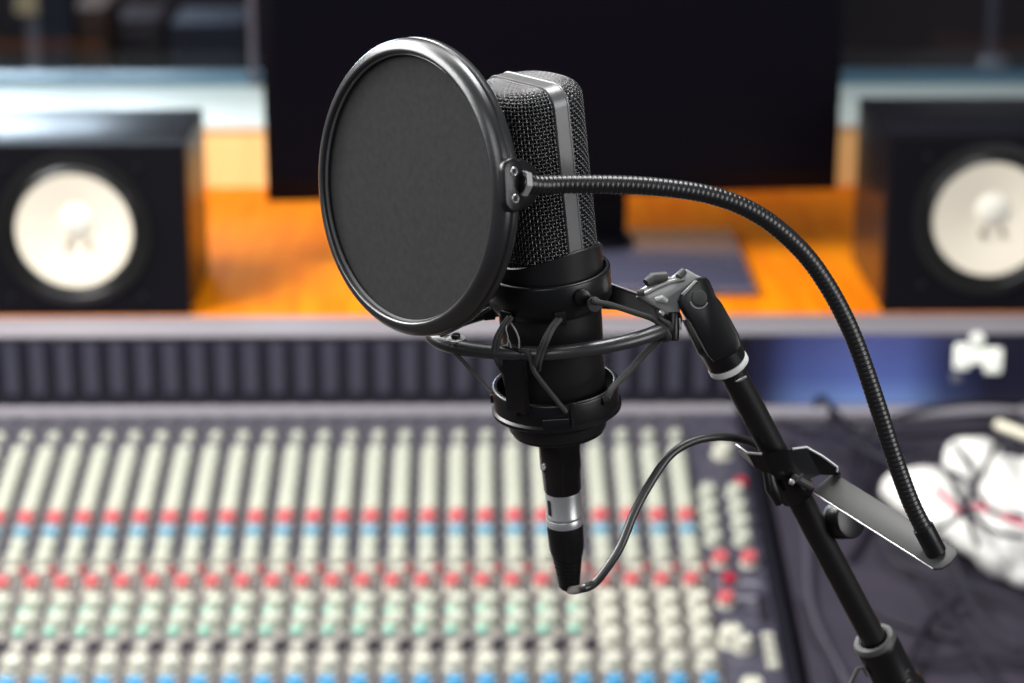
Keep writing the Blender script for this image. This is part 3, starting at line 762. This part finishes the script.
# pin with a round head on the upper ring
q = on_c(589, 300, Rc-.001); qn = Vector((q.x, q.y, 0)).normalized(); qd = (Vector((.25, -.95, .1))).normalized()
b = MB(); b.cyl(T @ (q-qn*.001), T @ (q+qd*.009), .0031, M_plast, 24); b.cyl(T @ (q+qd*.008), T @ (q+qd*.0115), .0039, M_pin, 32, .0007); b.build('pin', sm)
q = on_c(582, 296, Rc-.001); b = MB(); b.cyl(T @ (q-qn*.002), T @ (q+Vector((.1, -1, .1))*.004), .0045, M_plast, 24, .001); b.build('pin_boss', sm)
# outer frame
hf = H(327); A, Bf = rr(121), rr(71); fr = []
cx = rr(3)
for k in range(160):
    x, y = sup(2*PI*k/160, A, Bf, 1.75); fr.append((cx+x, y, hf))
b = MB(); b.tube(fr, [.0038+.0006*max(0, (-p[0]+cx)/A-.55)/.45 for p in fr], M_fr, 14, T, closed=True, flat=1.15, up=Vector((0, 0, 1)))
frame = b.build('outer_frame', sm)
# bright pin hole and flat end at the left tip
lt_ = on_h(456, 340, hf+.003)
b = MB(); b.cyl(T @ (lt_-Vector((0, 0, .001))), T @ (lt_+Vector((0, 0, .0012))), .0052, M_joint, 24, .0006); b.cyl(T @ (lt_+Vector((0, 0, .001))), T @ (lt_+Vector((.0, 0, .0035))), .0025, M_plast, 16, .0006); b.build('frame_screw', frame)
# flat strap from the cup's right side to the clamp
s0 = on_c(609, 286, Rc+.001, True); w0 = T @ s0
sa = [P(606, 283, 1.285), P(640, 295, 1.28), P(676, 312, 1.276)]; sb_ = [P(606, 300, 1.285), P(640, 313, 1.28), P(672, 326, 1.276)]
b = MB(); vs = []
for pa, pb_ in zip(sa, sb_):
    for q in (pa, pb_): vs += [q, q+VF*.003]
b.add(vs, [(0, 2, 6, 4), (1, 5, 7, 3)][:0]+[f for i in (0, 1) for f in ((4*i, 4*i+4, 4*i+6, 4*i+2), (4*i+1, 4*i+3, 4*i+7, 4*i+5), (4*i, 4*i+1, 4*i+5, 4*i+4), (4*i+2, 4*i+6, 4*i+7, 4*i+3))]+[(0, 2, 3, 1), (8, 9, 11, 10)], M_plast)
b.tube(sa, .0009, M_plast, 8); b.build('side_strap', sm, angle=30)
# post in front
b = MB(); pz0, pz1 = H(395-12), H(352-25)
q = on_c(517, 375, rr(73)); a_ = math.atan2(q.x, -q.y)
top = on_c(517, 347, rr(78)).z; bot = on_c(517, 402, rr(70)).z
b.prism([(-.0056, -rr(80)), (.0056, -rr(80)), (.0056, -rr(71)), (-.0056, -rr(71))], bot-.004, top, M_plast, T @ Matrix.Rotation(a_, 4, 'Z'), bev=.001)
b.build('post', sm)
# lower basket
hk, hk2 = H(381), H(407); Rb = .0342
b = MB(); b.lathe([(Rb-.0030, hk-.0004), (Rb-.0024, hk), (Rb-.0014, hk), (Rb-.0008, hk-.0003), (Rb-.0004, hk-.0008), (Rb-.0002, hk-.0014), (Rb-.0006, hk2+.003), (Rb+.0006, hk2+.0018), (Rb+.0006, hk2), (Rb-.001, hk2-.001), (Rb-.006, hk2-.0022), (Rb-.0075, hk2-.002), (Rb-.0075, hk2), (Rb-.0034, hk2+.001)], M_plast, T, 96, close=True)
basket = b.build('lower_ring', sm)
b = MB(); b.lathe([(.0268, hk2+.002), (.0275, hk2-.002), (.0262, hd-.001), (.0250, hd-.001), (.0262, hk2+.002)], M_gloss, T, 96, close=True); b.build('retaining_ring', sm)
lug(556, 424, Rb, .014, .0065, .0012, 'latch'); lug(565, 411, Rb, .004, .004, .0015); lug(515, 411, Rb, .004, .004, .0015); lug(492, 398, Rb, .004, .005, .001); lug(605, 400, Rb, .005, .005, .0012)
q = on_c(572.5, 418, Rb); b = MB(); a_ = math.atan2(q.x, -q.y)
b.box((-.0008, -Rb-.0006, q.z-.006), (.0008, -Rb+.002, q.z+.008), M_hole, T @ Matrix.Rotation(a_, 4, 'Z')); b.build('ring_slot', basket)

def cord(pts, r=.0011, m=M_cord, nm='elastic_cord', double=0):
    w = resample(spline(pts, 10), .0008); b = MB(); b.tube(w, r, m, 8)
    if double: b.tube([p+VR*double for p in w], r, m, 8)
    return b.build(nm, sm)
C = lambda u, v, r: T @ on_c(u, v, r)
cord([C(509, 317, Rc+.002), C(502, 327, rr(76)), C(496, 338, rr(84)), C(494, 350, rr(86)), C(497, 361, rr(84)), C(503, 372, rr(72)), C(508, 388, rr(68)), C(514, 409, Rb+.001)], .0013, double=.0016)
cord([C(557, 319, Rc+.002), C(550, 328, rr(76)), C(544, 340, rr(86)), C(539, 352, rr(86)), C(536, 363, rr(84)), C(535, 370, rr(72))], .0013, double=.0019)
cord([C(520, 350, rr(80)), C(527, 352, rr(82)), C(531, 360, rr(83)), C(534, 371, rr(82)), C(545, 386, rr(76)), C(557, 401, rr(70)), C(566, 412, Rb+.0015)], .0014)
cord([C(509, 319, Rc+.002), C(506, 328, rr(76)), C(508, 338, rr(80)), C(507, 346, rr(80))], .0004, M_thread, 'cord_thread')
cord([C(510, 322, Rc+.002), C(516, 331, rr(76)), C(519, 340, rr(80)), C(519, 348, rr(80))], .0005, M_thread, 'cord_thread')
cord([C(507, 338, rr(79)), C(510, 343, rr(79)), C(511, 348, rr(80))], .0004, M_thread, 'cord_thread')
cord([T @ on_c(591, 301, Rc+.011), P(610, 305, 1.24), P(635, 313, 1.25), P(652, 319, 1.262), P(662, 327, 1.262), P(668, 337, 1.264), P(664, 340, 1.27)], .0014, double=.0008)
cord([P(656, 310, 1.27), P(660, 318, 1.262), P(668, 324, 1.262), P(672, 332, 1.268)], .0011)
cord([P(660, 337, 1.274), P(645, 352, 1.272), P(628, 371, 1.268), P(612, 387, 1.262), P(605, 399, 1.25)], .0014, double=.0012)
cord([P(452, 350, 1.262), P(462, 360, 1.262), P(478, 378, 1.262), P(492, 393, 1.258)], .0011)
cord([P(440, 336, 1.262), P(460, 326, 1.262), P(480, 314, 1.255), P(490, 308, 1.25)], .0011)

# ================================================================ stand
st = thing('boom_stand', 'black boom arm stand with a white ring holding the shock mount', 'stand', (P(880, 660, 1.38).x, P(880, 660, 1.38).y, 0))
def vprism(name, poly, Z, dep, m, par=st, bev=.001, up=None, mb=None):
    """outline traced at depth Z and given its own thickness dep (away from the viewer)"""
    b = mb or MB(); k = Z/FPX; uc = sum(p[0] for p in poly)/len(poly); vc = sum(p[1] for p in poly)/len(poly)
    M = Matrix.Translation(P(uc, vc, Z)) @ Matrix((VR, VU, -VF)).transposed().to_4x4()
    b.prism([((u-uc)*k, -(v-vc)*k) for u, v in poly], -dep, 0, m, M, bev=bev)
    return b if mb else b.build(name, par, angle=32)
# clamp block, turned a little so that one flank shows
blk = vprism('clamp_block', [(678, 301), (681, 293), (695, 279), (700, 277), (706, 277), (710, 281), (716, 296), (722, 303), (739, 334), (742, 346), (736, 353), (722, 360), (714, 362), (709, 357), (690, 322)], 1.262, .020, M_plast, bev=.0018)
vprism('bevel_highlight', [(681, 294), (695, 280), (698, 281), (684, 296)], 1.2605, .002, M_joint, blk, bev=.0004)  # highlight of the block's upper bevel, built as a pale sliver
b = MB(); q = P(699, 298, 1.263); b.cyl(q, q-VF*.003, .0041, M_steel, 32, .0006); b.build('bolt', blk, label='round grey bolt head')
b = MB()
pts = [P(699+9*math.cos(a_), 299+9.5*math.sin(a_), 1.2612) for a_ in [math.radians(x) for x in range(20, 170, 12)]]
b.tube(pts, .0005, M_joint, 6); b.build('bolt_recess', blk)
vprism('fork_arm', [(683, 320), (692, 319), (712, 351), (714, 358), (706, 362), (699, 354)], 1.276, .010, M_body, bev=.001)
# grey swivel joint
sw = vprism('swivel_joint', [(637, 297), (641, 289), (646, 286), (652, 279), (664, 276), (672, 277), (681, 270), (687, 269), (697, 275), (702, 277), (684, 292), (679, 301), (681, 317), (668, 316), (655, 307)], 1.268, .016, M_joint, bev=.0016)
b = MB(); b.tube(spline([P(645, 294, 1.267), P(657, 287, 1.266), P(670, 282, 1.266), P(684, 279, 1.267)], 8), .0011, M_joint, 8); b.build('ridge', sw)
b = MB(); b.tube([P(646, 283, 1.264), P(653, 278, 1.266), P(666, 277, 1.268)], [.0022, .0030, .0030], M_steel, 14); b.tube([P(678, 277, 1.266), P(684, 271, 1.268)], .0019, M_steel, 12); b.build('thumb_lever', sw)
b = MB(); b.tube([P(655, 300, 1.262), P(662, 299, 1.262), P(667, 302, 1.262)], [.0016, .0023, .0014], M_joint, 12); b.tube([P(637, 293, 1.264), P(644, 292, 1.264)], .0018, M_steel, 12); b.build('boss', sw)
b = MB(); b.cyl(P(674, 312, 1.268), P(673.5, 341, 1.268), .0030, M_plast, 24, .0008); b.cyl(P(679.5, 318, 1.266), P(681, 330, 1.266), .0006, M_chrome, 8); b.cyl(P(659, 311, 1.262), P(664, 315, 1.262), .0012, M_chrome, 8, .0003); b.build('hinge_pin', sw)
# white ring, tube
zx, zy, zz = frame_of(pd)
PM = Matrix((zx, zy, zz)).transposed().to_4x4(); PM.translation = pole_a
L = (pole_b-pole_a).length
b = MB(); b.lathe([(0, -.012), (.0106, -.012), (.0108, -.001), (0, -.001)], M_plast, PM, 48); b.build('socket', st)
b = MB(); b.lathe([(.0068, 0), (.0106, -.0005), (.0112, .0003), (.0112, .0028), (.0104, .0034), (.0068, .0034)], M_white, PM, 48); b.build('ring', st, label='bright white plastic ring')
b = MB(); b.lathe([(0, .0), (.0072, 0), (.0072, L+.04), (0, L+.04)], M_tube, PM, 48); b.build('boom_tube', st)
b = MB(); q = P(741, 379, 1.283-.0078); b.tube([q-VR*.003-VU*.0012, q, q+VR*.003+VU*.0014], [.0006, .0013, .0006], M_chrome, 12); b.build('snap_button', st)
b = MB(); b.lathe([(.0074, L-.0035), (.0080, L-.005), (.0112, L-.005), (.0124, L-.003), (.0126, L+.001), (.0124, L+.03), (.0145, L+.034), (.0150, L+.075), (0, L+.075), (0, L+.03), (.0074, L+.003)], M_plast, PM, 48)
b.build('clutch_collar', st)
b = MB(); b.lathe([(.0090, L-.0056), (.0116, L-.0056), (.0126, L-.0040), (.0128, L-.0024), (.0122, L-.0024), (.0090, L-.0046)], M_steel, PM, 48, close=True); b.build('collar_edge', st, label='pale grey collar edge')  # pale grey ring around the collar mouth
b = MB(); b.prism([(-.0155, -.004), (.0155, -.004), (.0155, .004), (-.0155, .004)], 0, .03, M_plast, PM @ Matrix.Translation(Vector((0, 0, L+.022))), bev=.001); b.build('clutch_wing', st)
b = MB(); b.tube([P(848, 690, 1.375), P(858, 668, 1.372), P(864, 668, 1.372), P(868, 676, 1.372)], .0014, M_steel, 8); b.tube([P(897, 681, 1.372), P(909, 670, 1.372)], .0012, M_steel, 8); b.build('wing_edge', st)
# upright and tripod to the floor
pe = pole_a+pd*(L+.075)
b = MB(); b.cyl((pe.x, pe.y, pe.z+.01), (pe.x, pe.y, .12), .0125, M_tube, 32); b.build('upright_tube', st)
for k in range(3):
    a_ = math.radians(90+120*k); e = Vector((pe.x+.28*math.cos(a_), pe.y+.28*math.sin(a_), .012)); b = MB(); b.cyl((pe.x, pe.y, .30), e, .009, M_tube, 20); lg = b.build('leg', st)
    b = MB(); b.lathe([(0, -.012), (.014, -.012), (.014, .012), (0, .016)], M_plast, Matrix.Translation(e), 20); b.build('rubber_foot', lg)
b = MB(); b.cyl((pe.x, pe.y, .26), (pe.x, pe.y, .34), .02, M_plast, 32, .003); b.build('leg_hub', st)

# ============================================================ pop filter
ZC = 1.23
FC = P(402.5, 188.5, ZC)                          # centre of the front edge
roll = math.radians(7.5); az = math.radians(49.5)
nrm = (VR*(-math.sin(az)*math.cos(roll)) + VU*(-math.sin(az)*math.sin(roll)) - VF*math.cos(az)).normalized()   # towards the singer
fx = VU.cross(nrm).normalized(); fy = nrm.cross(fx)
FM = Matrix((fx, fy, nrm)).transposed().to_4x4(); FM.translation = FC
pf = thing('pop_filter', 'round black fabric pop filter on a curved gooseneck in front of the microphone', 'pop filter', M=FM)
Ro = .0754; Ri = .0686
b = MB(); prof = [(Ri, -.0035), (Ri-.0002, -.0012), (Ri+.0002, -.0003), (Ri+.0009, .0002), (Ri+.0020, .0000), (Ri+.0032, -.0004), (Ri+.0045, -.0011), (Ri+.0056, -.0020), (Ri+.0065, -.0032), (Ro+.0004, -.0042)]
prof += [(Ro+.0005, -.0050), (Ro+.0008, -.0062), (Ro-.0003, -.0070), (Ro-.0003, -.0078), (Ro+.0009, -.0086), (Ro+.0011, -.0108), (Ro+.0004, -.0125), (Ro-.002, -.0135), (Ri+.001, -.0135), (Ri, -.012)]
b.lathe(prof, M_rim, FM, 160, close=True); rim = b.build('rim', pf, angle=50)
b = MB(); b.lathe([(Ri-.0006, -.0042), (Ri-.0012, -.0030), (Ri-.0008, -.0018), (Ri+.0003, -.0024), (Ri+.0003, -.004)], M_lip, FM, 160, close=True); b.build('inner_lip', rim, label='thin inner lip with its highlight in the colour')
b = MB(); b.lathe([(0, -.0048), (Ri*.5, -.0048), (Ri+.0006, -.0046), (Ri+.0006, -.0056), (0, -.0058)], M_cloth, FM, 128); b.build('fabric_screen', pf)
# bracket on the right rim: follows the side of the ring
def fpt(a, r, z): return FM @ Vector((r*math.cos(a), r*math.sin(a), z))
def rim_uv(u, v):                              # angle about the ring whose outer side shows at v
    best = min((abs(proj(fpt(a/400, Ro+.002, -.008))[1]-v), a/400) for a in range(-500, 501)); return best[1]
a0, a1 = rim_uv(508, 157), rim_uv(509, 213); am = (a0+a1)/2
print('bracket', a0, a1, proj(fpt(am, Ro+.002, -.008)), proj(fpt(am, Ro+.002, 0)))
b = MB(); half = (a0-a1)/2; pts = []
BM = FM @ Matrix.Rotation(am, 4, 'Z') @ Matrix.Translation(Vector((Ro, 0, -.0068))) @ Matrix.Rotation(PI/2, 4, 'Y')   # z outwards, y along rim, x = -normal... 
hl = Ro*half; poly = []
for k in range(16): a_ = PI*k/15; poly.append((.0066*math.cos(a_), hl-.0066+.0066*math.sin(a_)))
for k in range(16): a_ = PI+PI*k/15; poly.append((.0066*math.cos(a_), -hl+.0066+.0066*math.sin(a_)))
b.prism(poly, -.001, .0036, M_plast, BM, bev=.0012); brk = b.build('bracket', pf)
for s_ in (1, -1):
    Ms = BM @ Matrix.Translation(Vector((0, s_*(hl-.0068), .0034)))
    b = MB(); b.lathe([(.0013, -.001), (.0014, .0006), (.0019, .0010), (.0023, .0006), (.0024, -.0004)], M_chrome, Ms, 24)
    b.lathe([(0, -.0002), (.0014, -.0002)], M_hole, Ms, 24); b.build('screw', brk, label='small bright ringed screw')
b = MB(); b.lathe([(0, 0), (.0125, 0), (.0118, .002), (.007, .0042), (0, .0045)], M_plast, BM @ Matrix.Translation(Vector((.0075, .0, -.0015))), 40); b.build('washer', brk)
# gooseneck
g0 = BM @ Vector((.004, .001, .003)); g0w = g0
Zs = (g0w-CAM).dot(VF); print('goose start', proj(g0w), Zs)
gp = [g0w]
uv = [(540, 184.8), (560, 184.3), (600, 184.2), (640, 185.5), (680, 189.5), (712, 195.5), (742, 206), (768, 221), (792, 241), (812, 263), (830, 290), (845, 318), (857, 346), (868, 377), (878, 407), (888, 438), (899, 471), (912, 505), (926, 533), (936, 552)]
ZE = 1.262
for k, (u, v) in enumerate(uv): gp.append(P(u, v, Zs+(ZE-Zs)*((k+1)/len(uv))**.9))
gw = resample(spline(gp, 16), .00043)
per = 6
rad = [.00455+(-.00018, .00004, .00010, .00012, .00010, .00004)[k % 6] for k in range(len(gw))]
b = MB(); b.tube(gw, rad, M_goose, 30); b.build('gooseneck', pf, angle=80)
b = MB(); b.tube(gw[:14], .0052, M_plast, 20); b.lathe([(0, 0), (.0066, 0), (.0066, .003), (0, .003)], M_joint, Matrix.Translation(gw[2]) @ Matrix((frame_of(gw[6]-gw[2]))).transposed().to_4x4(), 6); b.build('neck_fitting', pf)
nl = int(.0165/.00043); b = MB(); b.tube(gw[-nl:], .0056, M_plast, 24); b.build('end_sleeve', pf)
# mounting plate
e0 = P(823, 481.5, 1.312); e1 = gw[-1]+(gw[-1]-gw[-6]).normalized()*.0002
nd = (gw[-nl]-gw[-1]).normalized(); ld = (e1-e0); ld = ld-nd*ld.dot(nd)*0; ld_len = ld.length; ldn = ld.normalized()
nd = (nd-ldn*nd.dot(ldn)).normalized(); wd = nd.cross(ldn).normalized()
print('plate', proj(e0+wd*.009), proj(e0-wd*.009), proj(e1+ldn*.008+wd*.009), proj(e1+ldn*.008-wd*.009), ld_len)
PMt = Matrix((ldn, wd, nd)).transposed().to_4x4(); PMt.translation = e0
hw = .0088; Lp_ = ld_len+.0085
poly = [(0, -hw), (Lp_-.002, -hw), (Lp_+.0008, -hw+.003), (Lp_+.0016, 0), (Lp_+.0008, hw-.003), (Lp_-.002, hw), (0, hw)]
b = MB(); b.prism(poly, -.0022, 0, M_steel, PMt, bev=.0005); plate = b.build('mounting_plate', pf)
b = MB(); b.tube([PMt @ Vector((.001, -hw, -.0009)), PMt @ Vector((Lp_-.003, -hw, -.0009))], .0006, M_chrome, 8); pe_ = b.build('edge_highlight', plate, label='edge highlight made as a bright tube')  # the plate's edge highlight, laid on as a thin bright tube
print('edge', proj(PMt @ Vector((.001, -hw, 0))), proj(PMt @ Vector((Lp_, -hw, 0))))
# clamp strap around the pole
E = [(736, 445, 1.298), (747, 453, 1.293), (762, 454, 1.290), (778, 452, 1.292), (792, 449, 1.296), (806, 447, 1.302), (822, 456, 1.306), (837, 467, 1.309), (837, 472, 1.309)]
top = [P(*e) for e in E]; dn = pd
b = MB(); vs = []
for k, q in enumerate(top):
    drop = (.008, .010, .018, .022, .022, .020, .014, .006, .002)[k]
    vs += [q, q+VF*.0016, q+dn*drop, q+dn*drop+VF*.0016]
fs = []
for k in range(len(top)-1):
    a_, c_ = 4*k, 4*k+4
    fs += [(a_, a_+2, c_+2, c_), (a_+1, c_+1, c_+3, a_+3), (a_, c_, c_+1, a_+1), (a_+2, a_+3, c_+3, c_+2)]
fs += [(0, 1, 3, 2), (4*len(top)-4, 4*len(top)-2, 4*len(top)-1, 4*len(top)-3)]
b.add(vs, fs, M_gloss); clampb = b.build('clamp_strap', pf, angle=25)
b = MB(); b.tube(top[:3], .0008, M_chrome, 8); b.tube(top[4:], .0008, M_chrome, 8); b.build('strap_highlight', clampb, label='strap highlight made as bright tubes')  # highlight along the strap's rim, put on as thin bright tubes
# jaw block in front of the pole, screw and knob
b = MB(); jm = PM.copy(); jm.translation = pole_a+pd*((P(785, 478, 1.315)-pole_a).dot(pd))
b.lathe([(.0074, -.010), (.0102, -.010), (.0106, -.008), (.0106, .010), (.0102, .012), (.0074, .012)], M_gloss, jm, 40, close=True); b.build('jaw', pf)
b = MB(); b.cyl(P(793, 477, 1.297), P(812, 487, 1.302), .0022, M_steel, 16, .0006); b.cyl(P(789, 481, 1.295), P(794, 483, 1.295), .0016, M_chrome, 12, .0004); b.cyl(P(797, 481, 1.2935), P(803, 474, 1.2935), .0009, M_steel, 8); b.build('clamp_screw', pf)
b = MB(); ka = P(838, 520, 1.335); kd = (VR*.55-VF*.75+VU*.1).normalized()
b.cyl(ka, ka+kd*.011, .0108, M_plast, 40, .001); kn = b.build('thumb_knob', pf)
b = MB(); b.cyl(ka-kd*.0022, ka+kd*.0012, .0102, M_steel, 40, .0008); b.build('knob_flange', kn, label='grey flange')
b = MB(); b.tube([P(768, 470, 1.30), P(772, 488, 1.30), P(779, 503, 1.305)], [.003, .004, .0025], M_plast, 12); b.build('release_lever', pf)

# ================================================================ lights
def area(name, loc, to, size, power, col=(1, 1, 1), sy=None):
    l = bpy.data.lights.new(name, 'AREA'); l.energy = power; l.color = col; l.shape = 'RECTANGLE'; l.size = size; l.size_y = sy or size
    o = bpy.data.objects.new(name, l); COL.objects.link(o); o.location = loc
    o.rotation_euler = (Vector(to)-Vector(loc)).to_track_quat('-Z', 'Y').to_euler(); return o
area('softbox_left', (-1.45, 1.45, 2.45), MO, 1.5, 44, (1, 1, 1), sy=.8)
area('softbox_rear_left', (-1.15, 2.1, 2.65), MO, .8, 26, (1, 1, 1))
area('softbox_right', (1.5, .35, 1.9), MO, .9, 13, (1, 1, 1))
area('ceiling_panel_mic', (.35, 1.6, 3.0), MO, .6, 18, (1, 1, 1))
area('ceiling_panel_console', (-.3, 2.1, 3.2), (-.1, 2.6, .9), 1.4, 21, (1, .985, .96))
area('shelf_key_left', (-1.3, 2.75, 2.6), (-.7, 3.3, 1.1), .8, 42, (1, .96, .88))  # unseen overhead key for the left end of the shelf
area('front_fill', (-.5, -.6, 2.8), (0, 2.2, 1.0), 1.0, 9, (1, 1, 1))
area('live_room_fill', (-1.5, 6.4, 2.35), (-.7, 3.8, 1.1), 1.1, 60, (.8, .92, 1))  # added out of view to brighten the sill and left speaker top
w = bpy.data.worlds.new('world'); S.world = w; w.use_nodes = True
bg = w.node_tree.nodes['Background']; bg.inputs[0].default_value = (.75, .8, 1, 1); bg.inputs[1].default_value = .1

S.view_settings.view_transform = 'Standard'; S.view_settings.look = 'None'
S.view_settings.gamma = 1; S.view_settings.use_curve_mapping = False; S.view_settings.exposure = 0
S.cycles.use_denoising = True
S.cycles.max_bounces = 8; S.cycles.caustics_reflective = False; S.cycles.caustics_refractive = False
S.cycles.sample_clamp_indirect = 6
